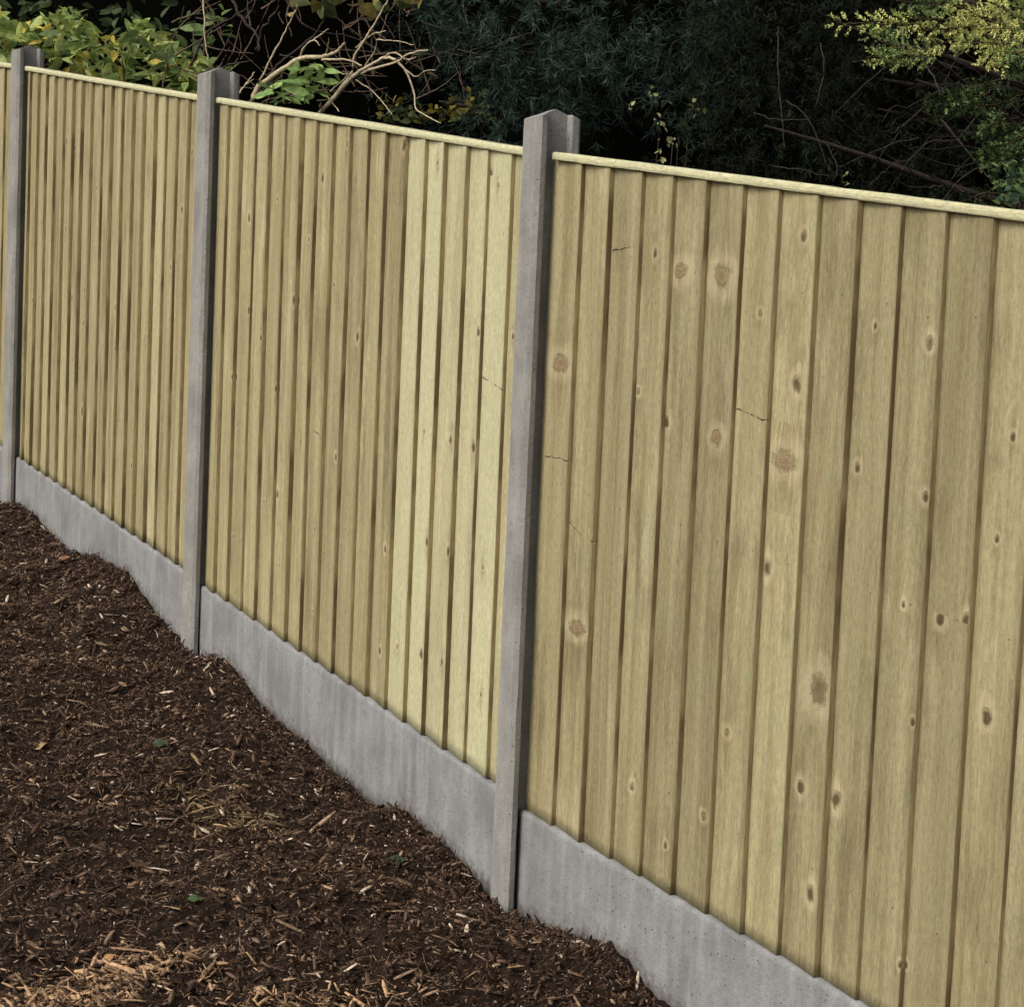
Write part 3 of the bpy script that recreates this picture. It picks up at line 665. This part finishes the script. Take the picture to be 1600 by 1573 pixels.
gb = lambda x, y: float(plane_z(sq(x, y)[0]))
hx = empty('hedge', (0.5, 11.5, .6), 'tall near-black hedge closing the background behind the yew and bushes', 'hedge')
for i, x in enumerate(np.linspace(-5.5, 6.5, 7)):
    lumpy('shade_core', (x, 12.3+.3*math.sin(i*2), 2.6), (1.7, 1.0, 4.2), INNER, hx, seed=i+3)  # solid core added so no light comes through the foliage
P_, O_ = [], []
n = 9000; px_ = rng.uniform(-7, 7, n); pz = rng.uniform(.3, 6.0, n); py_ = 11.3-.25*np.abs(fbm(px_*1.3, pz*1.3, 21, 3))*2+rng.uniform(-.15, .35, n)
P_ = np.stack([px_, py_, pz], 1); O_ = np.tile(np.array([0, -1.0, -.1]), (n, 1))+rng.normal(0, .4, (n, 3)); O_ /= np.linalg.norm(O_, axis=1, keepdims=True)
v, f, c = sprays(P_, O_, 9, .07, .008, [(.008, .013, .008), (.012, .017, .009), (.010, .010, .007)])
mesh_np('foliage', v, f, NEEDLE, hx, fcol=c)

# --- yew
yw = empty('yew_tree', (.42, 7.75, gb(.42, 7.75)), 'dark blue-green yew with whorled needles behind the nearest post', 'tree')
b0 = np.array([.42, 7.75, gb(.42, 7.75)-.1])
tr = [tube_arrays(smooth_path([b0, b0+np.array([.03, 0, 1.0]), b0+np.array([-.05, 0, 2.6]), b0+np.array([0, 0, 4.2])], 5), .07, .02, 8, (.1, .1, .1))]
for i in range(46):
    z = random.uniform(.9, 3.8); a = random.uniform(0, 6.28); s0 = b0+np.array([0, 0, z]); L_ = random.uniform(.5, .9)
    e = s0+np.array([math.cos(a)*L_, math.sin(a)*L_, random.uniform(-.1, .35)]); tr.append(tube_arrays(smooth_path([s0, (s0+e)/2+np.array([0, 0, .06]), e], 4, .006), .014, .004, 5))
v, f, c = join(tr); mesh_np('trunk', v, f, DARK_BARK, yw)
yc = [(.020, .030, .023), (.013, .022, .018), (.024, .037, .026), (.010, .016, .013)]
P_, O_ = crown_points((.40, 7.75, 2.9), (.92, .85, 2.2), 9500, .30, .085, 330)
# drooping shoots on the side one sees: denser, in hanging clumps
Pf, Of = [], []
for (x0, x1, y0, y1, nn) in ((650, 1150, -60, 120, 62), (700, 900, 100, 215, 26), (900, 1130, 60, 190, 18)):
    for _ in range(nn):
        cx, cy = random.uniform(x0, x1), random.uniform(y0, y1)
        if cx < 650+.45*max(cy, 0): continue
        cpt = at(cx, cy, random.uniform(6.75, 7.15)); k = random.randint(7, 13)
        off = rng.normal(0, 1, (k, 3))*np.array([.032, .035, .050]); Pf.append(cpt+off)
        oo = off/np.linalg.norm(off, axis=1, keepdims=True)*.8+np.array([0, -.7, -.25]); Of.append(oo/np.linalg.norm(oo, axis=1, keepdims=True))
Pf = np.concatenate(Pf); Of = np.concatenate(Of)
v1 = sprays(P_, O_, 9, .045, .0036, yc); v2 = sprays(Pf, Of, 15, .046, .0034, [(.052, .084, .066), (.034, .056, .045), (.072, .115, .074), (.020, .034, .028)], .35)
v, f, c = join([v1, v2]); mesh_np('crown', v, f, NEEDLE, yw, fcol=c)
lumpy('shade_core', (.45, 7.95, 2.8), (.62, .5, 2.3), INNER, yw, seed=31)

# --- dark conifer to the right, its lower twigs bare, overhanging the fence with a few sprays coloured as if lit
cy_ = empty('cypress_tree', (2.1, 6.6, gb(2.1, 6.6)), 'tall dark cypress at the right with bare lower twigs and yellow-green spray tips', 'tree')
b0 = np.array([2.1, 6.6, gb(2.1, 6.6)-.1])
tw = [tube_arrays(smooth_path([b0, b0+np.array([.02, 0, 1.5]), b0+np.array([0, .05, 3.2]), b0+np.array([0, 0, 5.0])], 5), .12, .03, 10)]
def tpx(pts): return [(1150+a/3.556, b/3.556) for a, b in pts]
twigs = [([(1180, 1030), (1080, 1045), (950, 1040), (850, 960), (760, 830)], .006, .0022), ([(1700, 930), (1600, 900), (1450, 860), (1300, 820), (1150, 830), (965, 828)], .007, .002),
         ([(1700, 1100), (1430, 1080), (1250, 1070), (1100, 990), (1010, 900)], .006, .002), ([(1600, 640), (1420, 700), (1280, 755), (1150, 765), (1030, 740)], .005, .002),
         ([(1700, 960), (1600, 870), (1420, 720), (1300, 635), (1150, 655), (1000, 665)], .007, .002), ([(1700, 830), (1600, 750), (1450, 600), (1300, 480), (1100, 330)], .013, .006),
         ([(1100, 330), (720, 345), (650, 345), (590, 315)], .004, .0018), ([(1050, 350), (1100, 440), (1130, 540)], .004, .002), ([(715, 340), (695, 250), (680, 170)], .003, .0012),
         ([(1650, 700), (1500, 560), (1350, 420), (1200, 330)], .010, .004), ([(1310, 830), (1230, 740), (1160, 640)], .004, .002), ([(1300, 1100), (1190, 1040), (1250, 930), (1320, 850)], .004, .002),
         ([(1290, 240), (1230, 330), (1160, 450)], .003, .0015), ([(1700, 500), (1500, 450), (1380, 480), (1300, 490)], .006, .002)]
for pts, r0, r1 in twigs:
    tw.append(tube_arrays(px_path(tpx(pts), (5.6, 5.25), 5, .002), r0*.62, r1*.62, 5))
far_tw = [([(235, 150), (235, 270), (245, 560), (270, 815)], .0022), ([(100, 630), (250, 665), (400, 665)], .0018), ([(280, 560), (400, 660), (520, 950)], .002), ([(470, 240), (490, 400), (440, 600)], .002),
          ([(500, 800), (560, 920), (540, 1010)], .0018), ([(740, 1030), (860, 930), (1020, 860)], .0018), ([(210, 925), (350, 940), (520, 980)], .0018)]
for pts, r0 in far_tw: tw.append(tube_arrays(px_path(tpx(pts), (6.0, 5.9), 5, .002), r0, r0*.6, 4))
for i in range(55):                    # tangle of fine dead twigs
    x0, y0 = random.uniform(1380, 1700), random.uniform(60, 330); a = random.uniform(-.9, .9)+(math.pi if random.random() < .75 else 0); L_ = random.uniform(40, 170)
    pts = [(x0, y0), (x0+L_*.5*math.cos(a), y0+L_*.5*math.sin(a)+random.uniform(-10, 10)), (x0+L_*math.cos(a), y0+L_*math.sin(a)+random.uniform(-20, 25))]
    yy = random.uniform(5.7, 6.9); tw.append(tube_arrays(px_path(pts, (yy, yy-.1), 4, .002), random.uniform(.0016, .0036), .0010, 4))
for i in range(60):                     # whorls of limbs higher up
    z = random.uniform(1.2, 4.8); a = random.uniform(0, 6.28); s0 = b0+np.array([0, 0, z]); L_ = random.uniform(.8, 1.6)
    e = s0+np.array([math.cos(a)*L_, math.sin(a)*L_, random.uniform(-.1, .4)]); tw.append(tube_arrays(smooth_path([s0, (s0+e)/2, e], 4, .01), .018, .005, 5))
v, f, c = join(tw); mesh_np('trunk', v, f, DARK_BARK, cy_)
P_, O_ = crown_points((1.9, 6.9, 3.4), (1.75, 1.25, 2.1), 13000, .35, .12, 420)
keepm = ~((P_[:, 2] < 2.35) & (P_[:, 1] < 6.2)); P_, O_ = P_[keepm], O_[keepm]
Pf, Of = [], []
for _ in range(230):
    cx, cy2 = random.uniform(1080, 1760), random.uniform(-60, 340); cpt = at(cx, cy2, random.uniform(6.45, 6.95)); k = random.randint(10, 18)
    off = rng.normal(0, 1, (k, 3))*np.array([.035, .03, .075]); Pf.append(cpt+off)
    oo = np.tile(np.array([0, -.35, -.9]), (k, 1))+rng.normal(0, .35, (k, 3)); Of.append(oo/np.linalg.norm(oo, axis=1, keepdims=True))
v3 = sprays(np.concatenate(Pf), np.concatenate(Of), 12, .034, .0030, [(.018, .028, .015), (.026, .038, .018), (.020, .019, .011), (.010, .015, .010)], .4)
v1 = sprays(P_, O_, 8, .035, .005, [(.008, .012, .007), (.011, .016, .008), (.008, .009, .006)])
v1 = join([v1, v3]); mesh_np('crown', *v1[:2], NEEDLE, cy_, fcol=v1[2])
lumpy('shade_core', (1.75, 7.6, 2.7), (1.25, .6, 2.6), INNER, cy_, seed=41)
# feathery sprays, their yellow-green brightened in the colour to look lit
def feather(px0, px1, Yd, cols, L_side=.052, steps=26, sag=0.0):
    p0 = at(*px0, Yd[0]); p1 = at(*px1, Yd[1]); m = (p0+p1)/2+np.array([0, 0, -sag]); path = smooth_path([p0, m, p1], max(3, steps//2), .0015)
    ax = (p1-p0)/np.linalg.norm(p1-p0); pos, dr, sz = [], [], []
    for i, p in enumerate(path):
        for sd in (-1, 1):
            if random.random() < .45: continue
            side = np.cross(ax, np.array([rng.normal(0, .25), -1.0, rng.normal(0, .3)])); side /= np.linalg.norm(side)
            dd = ax*.75+side*sd*.8+rng.normal(0, .22, 3); dd /= np.linalg.norm(dd); ll = L_side*random.uniform(.35, 1.0)*(1-.5*i/len(path)); nn = max(3, int(ll/.0060))
            for j in range(nn):
                q_ = p+dd*ll*(j+1)/nn
                for s2 in (-1, 1, 0):
                    d2_ = dd+np.cross(dd, np.array([0, -1.0, .3]))*s2*.7+rng.normal(0, .15, 3); pos.append(q_); dr.append(d2_); sz.append(random.uniform(.006, .0105))
    pos = np.array(pos); dr = np.array(dr); sz = np.array(sz); n = len(pos)
    base = np.array(cols[random.randrange(len(cols))]); c = base*rng.uniform(.6, 1.35, (n, 1))
    a = scatter(needle_v, needle_f, pos, frames_dir(dr, rng.uniform(0, 6.3, n)), np.stack([sz, sz*.42, sz*.42], 1), c)
    b = tube_arrays(path, .0016, .0008, 4, (.12, .09, .04)); return [a, b]
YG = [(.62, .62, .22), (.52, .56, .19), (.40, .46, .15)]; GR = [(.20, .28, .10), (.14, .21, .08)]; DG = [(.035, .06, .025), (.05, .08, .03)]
fe = []
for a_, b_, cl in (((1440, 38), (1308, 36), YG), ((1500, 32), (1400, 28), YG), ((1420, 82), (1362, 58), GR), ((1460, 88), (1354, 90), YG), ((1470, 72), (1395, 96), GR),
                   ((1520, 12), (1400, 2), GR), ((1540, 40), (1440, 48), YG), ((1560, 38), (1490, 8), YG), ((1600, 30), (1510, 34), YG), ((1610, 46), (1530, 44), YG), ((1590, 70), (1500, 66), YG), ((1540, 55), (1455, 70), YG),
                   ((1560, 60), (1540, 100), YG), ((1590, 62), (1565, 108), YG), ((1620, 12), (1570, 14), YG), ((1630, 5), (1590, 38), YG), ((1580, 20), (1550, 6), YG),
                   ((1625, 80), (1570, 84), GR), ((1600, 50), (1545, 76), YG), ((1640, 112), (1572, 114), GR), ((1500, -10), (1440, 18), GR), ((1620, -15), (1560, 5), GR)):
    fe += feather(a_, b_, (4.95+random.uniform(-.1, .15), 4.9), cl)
for a_, b_ in (((1525, 150), (1450, 168)), ((1530, 165), (1455, 185)), ((1520, 140), (1480, 150)), ((1515, 170), (1475, 160)), ((1500, 160), (1448, 155))): fe += feather(a_, b_, (5.3, 5.25), DG, .03)
for _ in range(22):
    x0, y0 = random.uniform(1530, 1680), random.uniform(115, 300); fe += feather((x0, y0), (x0-random.uniform(40, 85), y0+random.uniform(5, 34)), (5.15+random.uniform(-.1, .2), 5.1), DG if random.random() < .7 else GR, .038, 20)
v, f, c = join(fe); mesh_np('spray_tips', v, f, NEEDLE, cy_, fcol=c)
lb = []                                 # limbs carrying the bright sprays
for pts in ([(1760, 150), (1640, 90), (1540, 45), (1440, 38)], [(1760, 150), (1650, 80), (1560, 62), (1470, 86)], [(1760, 150), (1700, 20), (1600, -5), (1500, -12)], [(1760, 150), (1660, 130), (1590, 90), (1570, 60)]):
    lb.append(tube_arrays(px_path(pts, (5.6, 4.92), 5, .002), .006, .0022, 6))
for v, f, c in lb: mesh_np('limb', v, f, DARK_BARK, cy_)

# --- small-leaved evergreen at the right end of the fence
sm = empty('evergreen_shrub', tuple(at(1640, 700, 4.35)), 'small-leaved green shrub spilling over the capping at the right edge', 'shrub')
sm.location.z = gb(sm.location.x, sm.location.y)
spots = [(1598+rng.normal(0, 24), 290+rng.normal(0, 22)) for _ in range(420)]; spots = [p for p in spots if p[0] > 1540+.25*abs(p[1]-290)][:360]
lc = leaf_cluster(spots, (4.05, 4.4), .017, [(.10, .17, .06), (.05, .09, .035), (.16, .22, .07), (.03, .055, .025), (.06, .12, .07)], W=.6)
mesh_np('leaves', *lc[:2], LEAF, sm, fcol=lc[2], smooth=True)
st = [tube_arrays(root_down(at(1610+random.uniform(-25, 30), 290, 4.25)), .006, .002, 5) for _ in range(9)]
for v, f, c in st: mesh_np('stem', v, f, DARK_BARK, sm)

# --- bare pale shrub in the left centre
bs_ = empty('bare_shrub', tuple(at(470, 700, 7.0)), 'shrub of bare pale tan branches with one tuft of green leaves behind the middle panel', 'shrub')
bs_.location.z = gb(bs_.location.x, bs_.location.y)
def c2(pts): return [(400+a/3.2, b/3.2) for a, b in pts]
pale = [([(-60, 620), (0, 460), (60, 400), (220, 295), (330, 285), (400, 260), (445, 215)], .016, .005), ([(250, 640), (340, 545), (480, 390), (560, 335), (640, 292), (700, 300)], .012, .006),
        ([(480, 385), (570, 350), (690, 315), (770, 270), (860, 252)], .008, .003), ([(700, 300), (750, 360), (790, 460), (800, 540), (860, 585), (925, 617)], .006, .0022),
        ([(340, 545), (470, 380), (490, 290), (545, 200), (610, 90), (660, 0), (690, -60)], .007, .003), ([(500, 240), (570, 180), (650, 155)], .004, .002), ([(20, 400), (120, 210), (180, 90), (210, 20)], .005, .002),
        ([(220, 295), (240, 240), (290, 200), (320, 230)], .005, .002), ([(290, 200), (330, 170), (365, 145)], .004, .002), ([(330, 300), (400, 298), (470, 305), (530, 330)], .006, .003),
        ([(300, 445), (360, 490), (415, 560)], .004, .0025), ([(500, 400), (580, 455), (640, 520), (680, 575)], .0035, .0018), ([(350, 270), (360, 230), (365, 190)], .0035, .002),
        ([(640, 290), (690, 265), (760, 300), (800, 285)], .005, .002), ([(330, 545), (320, 530), (325, 515)], .006, .003), ([(600, 200), (700, 205), (790, 225)], .003, .0015), ([(540, 340), (600, 230), (560, 120), (520, 60)], .003, .0012),
        ([(700, 300), (790, 380), (850, 355), (900, 350)], .004, .0015), ([(430, 370), (460, 375), (370, 460)], .003, .002)]
pl = [tube_arrays(px_path(c2(p), (6.45, 6.3), 5, .0009), a*.66, b*.66, 7, jitter=.25) for p, a, b in pale]
pl += [tube_arrays(root_down(at(365, 230, 6.45)), .014, .009, 7), tube_arrays(root_down(at(480, 205, 6.45)), .012, .008, 7)]
for p_ in ([(318, -20), (320, 60), (325, 95)], [(372, 148), (385, 130), (398, 113)], [(384, 132), (390, 128), (397, 124)]): pl.append(tube_arrays(px_path(p_, 6.7, 5, .0015), .0035, .002, 5))
for v, f, c in pl: mesh_np('branch', v, f, PALE_BARK, bs_, smooth=True)
dk = []
for p_, a, b in (([(60, 380), (180, 270), (300, 170), (355, 60)], .008, .003), ([(0, 250), (30, 150), (100, 60), (120, -20)], .008, .004), ([(-330, 330), (-230, 150), (-60, 60), (0, -40)], .006, .003), ([(150, 0), (250, 130), (480, 190), (620, 250)], .005, .002), ([(-120, 0), (-60, 110), (5, 170), (10, 260)], .008, .004)):
    v, f, c = tube_arrays(px_path(c2(p_), (6.9, 6.8), 5, .003), a*.7, b*.7, 6); mesh_np('branch', v, f, DARK_BARK, bs_, smooth=True)
for i in range(110):
    x0, y0 = random.uniform(250, 760), random.uniform(-30, 180); a = random.uniform(-2.6, .4); L_ = random.uniform(30, 120)
    pts = [(x0, y0), (x0+L_*.5*math.cos(a)+random.uniform(-8, 8), y0+L_*.5*math.sin(a)), (x0+L_*math.cos(a), y0+L_*math.sin(a)+random.uniform(-15, 15))]
    yy = random.uniform(6.9, 7.9); dk.append(tube_arrays(px_path(pts, yy, 4, .001), random.uniform(.0016, .004), .001, 4))
v, f, c = join(dk); tag(mesh_np('dead_twigs', v, f, bark_material('brown_twigs', (.06, .04, .028), (.17, .12, .085)), bs_), kind='stuff')
spots = [(410, 148), (425, 138), (440, 150), (452, 128), (462, 142), (470, 155), (482, 120), (490, 138), (478, 108), (500, 118), (512, 128), (520, 112), (505, 146), (460, 108), (472, 126), (495, 104), (436, 160), (455, 156), (485, 150), (415, 135)]
g1 = leaf_cluster(spots*2, (6.25, 6.42), .085, [(.26, .38, .12), (.32, .44, .14), (.17, .27, .09)], W=.34, droop=.05)
spots = [(460+random.uniform(-15, 200), random.uniform(-20, 26)) for _ in range(34)]
g2 = leaf_cluster(spots, (6.5, 6.9), .075, [(.17, .16, .045), (.13, .14, .05), (.24, .19, .06), (.09, .11, .04)], W=.75)
g3 = leaf_cluster([(648, 2), (677, 118), (655, -4), (456, 22)], (6.2, 6.3), .05, [(.38, .27, .12)], W=.7)
g4 = leaf_cluster([(rng.uniform(590, 770), 190-abs(rng.normal(0, 26))+.14*(i*0)) for i in range(150)], (7.2, 7.6), .035, [(.10, .11, .03), (.20, .16, .03), (.05, .07, .03)], W=.6)
v, f, c = join([g1, g2, g3, g4]); mesh_np('leaves', v, f, LEAF, bs_, fcol=c, smooth=True)

# --- leafy green shrub at the left, turning yellow
ls = empty('broadleaf_shrub', tuple(at(130, 700, 8.6)), 'light green leafy shrub turning yellow, spilling over the farthest panel', 'shrub')
ls.location.z = gb(ls.location.x, ls.location.y)
sp = []
for _ in range(700):
    x = rng.uniform(-60, 330); top = 20+.10*max(x, 0)+18*math.sin(x*.045)+(25 if x > 230 else 0); y = top+abs(rng.normal(0, 1))*60
    if y < 165+.17*x: sp.append((x, y))
gl = leaf_cluster(sp, (8.75, 9.4), .095, [(.38, .47, .14), (.27, .37, .10), (.46, .53, .18), (.15, .22, .06), (.34, .41, .14), (.66, .54, .10)], W=.36, droop=.45)
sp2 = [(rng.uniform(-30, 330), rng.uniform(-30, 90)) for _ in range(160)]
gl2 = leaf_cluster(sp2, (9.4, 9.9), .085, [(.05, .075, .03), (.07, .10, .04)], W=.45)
sp3 = [(rng.normal(x0, 14), rng.normal(y0, 10)) for x0, y0 in ((270, 95), (330, 60), (215, 60), (100, 70), (345, 25), (300, 45), (340, 105)) for _ in range(9)]
gl3 = leaf_cluster(sp3, (8.3, 8.6), .085, [(.20, .27, .10), (.14, .21, .07)], W=.38, droop=.1)
v, f, c = join([gl, gl2, gl3]); mesh_np('leaves', v, f, LEAF, ls, fcol=c, smooth=True)
st = [tube_arrays(root_down(at(random.uniform(-50, 340), random.uniform(40, 110), random.uniform(9.0, 9.4))), .008, .003, 5) for _ in range(26)]
GB = bark_material('green_brown_stem', (.07, .055, .03), (.16, .13, .07))
for v, f, c in st: mesh_np('stem', v, f, GB, ls)

# --- leaf scraps right of the yew, coloured pale to look sunlit
gp = empty('distant_shrub', tuple(at(1030, 700, 9.6)), 'scraps of pale yellow-green leaves glimpsed through the gap beside the yew', 'shrub')
gp.location.z = gb(gp.location.x, gp.location.y)
sp = [(rng.normal(x0, 5), rng.normal(y0, 7)) for x0, y0, k in ((1018, 145, 5), (1025, 190, 4), (1035, 205, 6), (1050, 225, 7), (1028, 240, 6), (1080, 170, 5), (1095, 178, 4), (1320, 282, 7), (985, 165, 4)) for _ in range(k)]
g5 = leaf_cluster(sp, (5.75, 5.9), .018, [(.30, .33, .14), (.40, .40, .20), (.18, .22, .08)], W=.6)
mesh_np('leaves', *g5[:2], LEAF, gp, fcol=g5[2], smooth=True)
for _ in range(4):
    v, f, c = tube_arrays(root_down(at(1040+random.uniform(-20, 40), 215, 5.85)), .005, .0015, 5); mesh_np('stem', v, f, DARK_BARK, gp)
print('objects', len(bpy.data.objects))
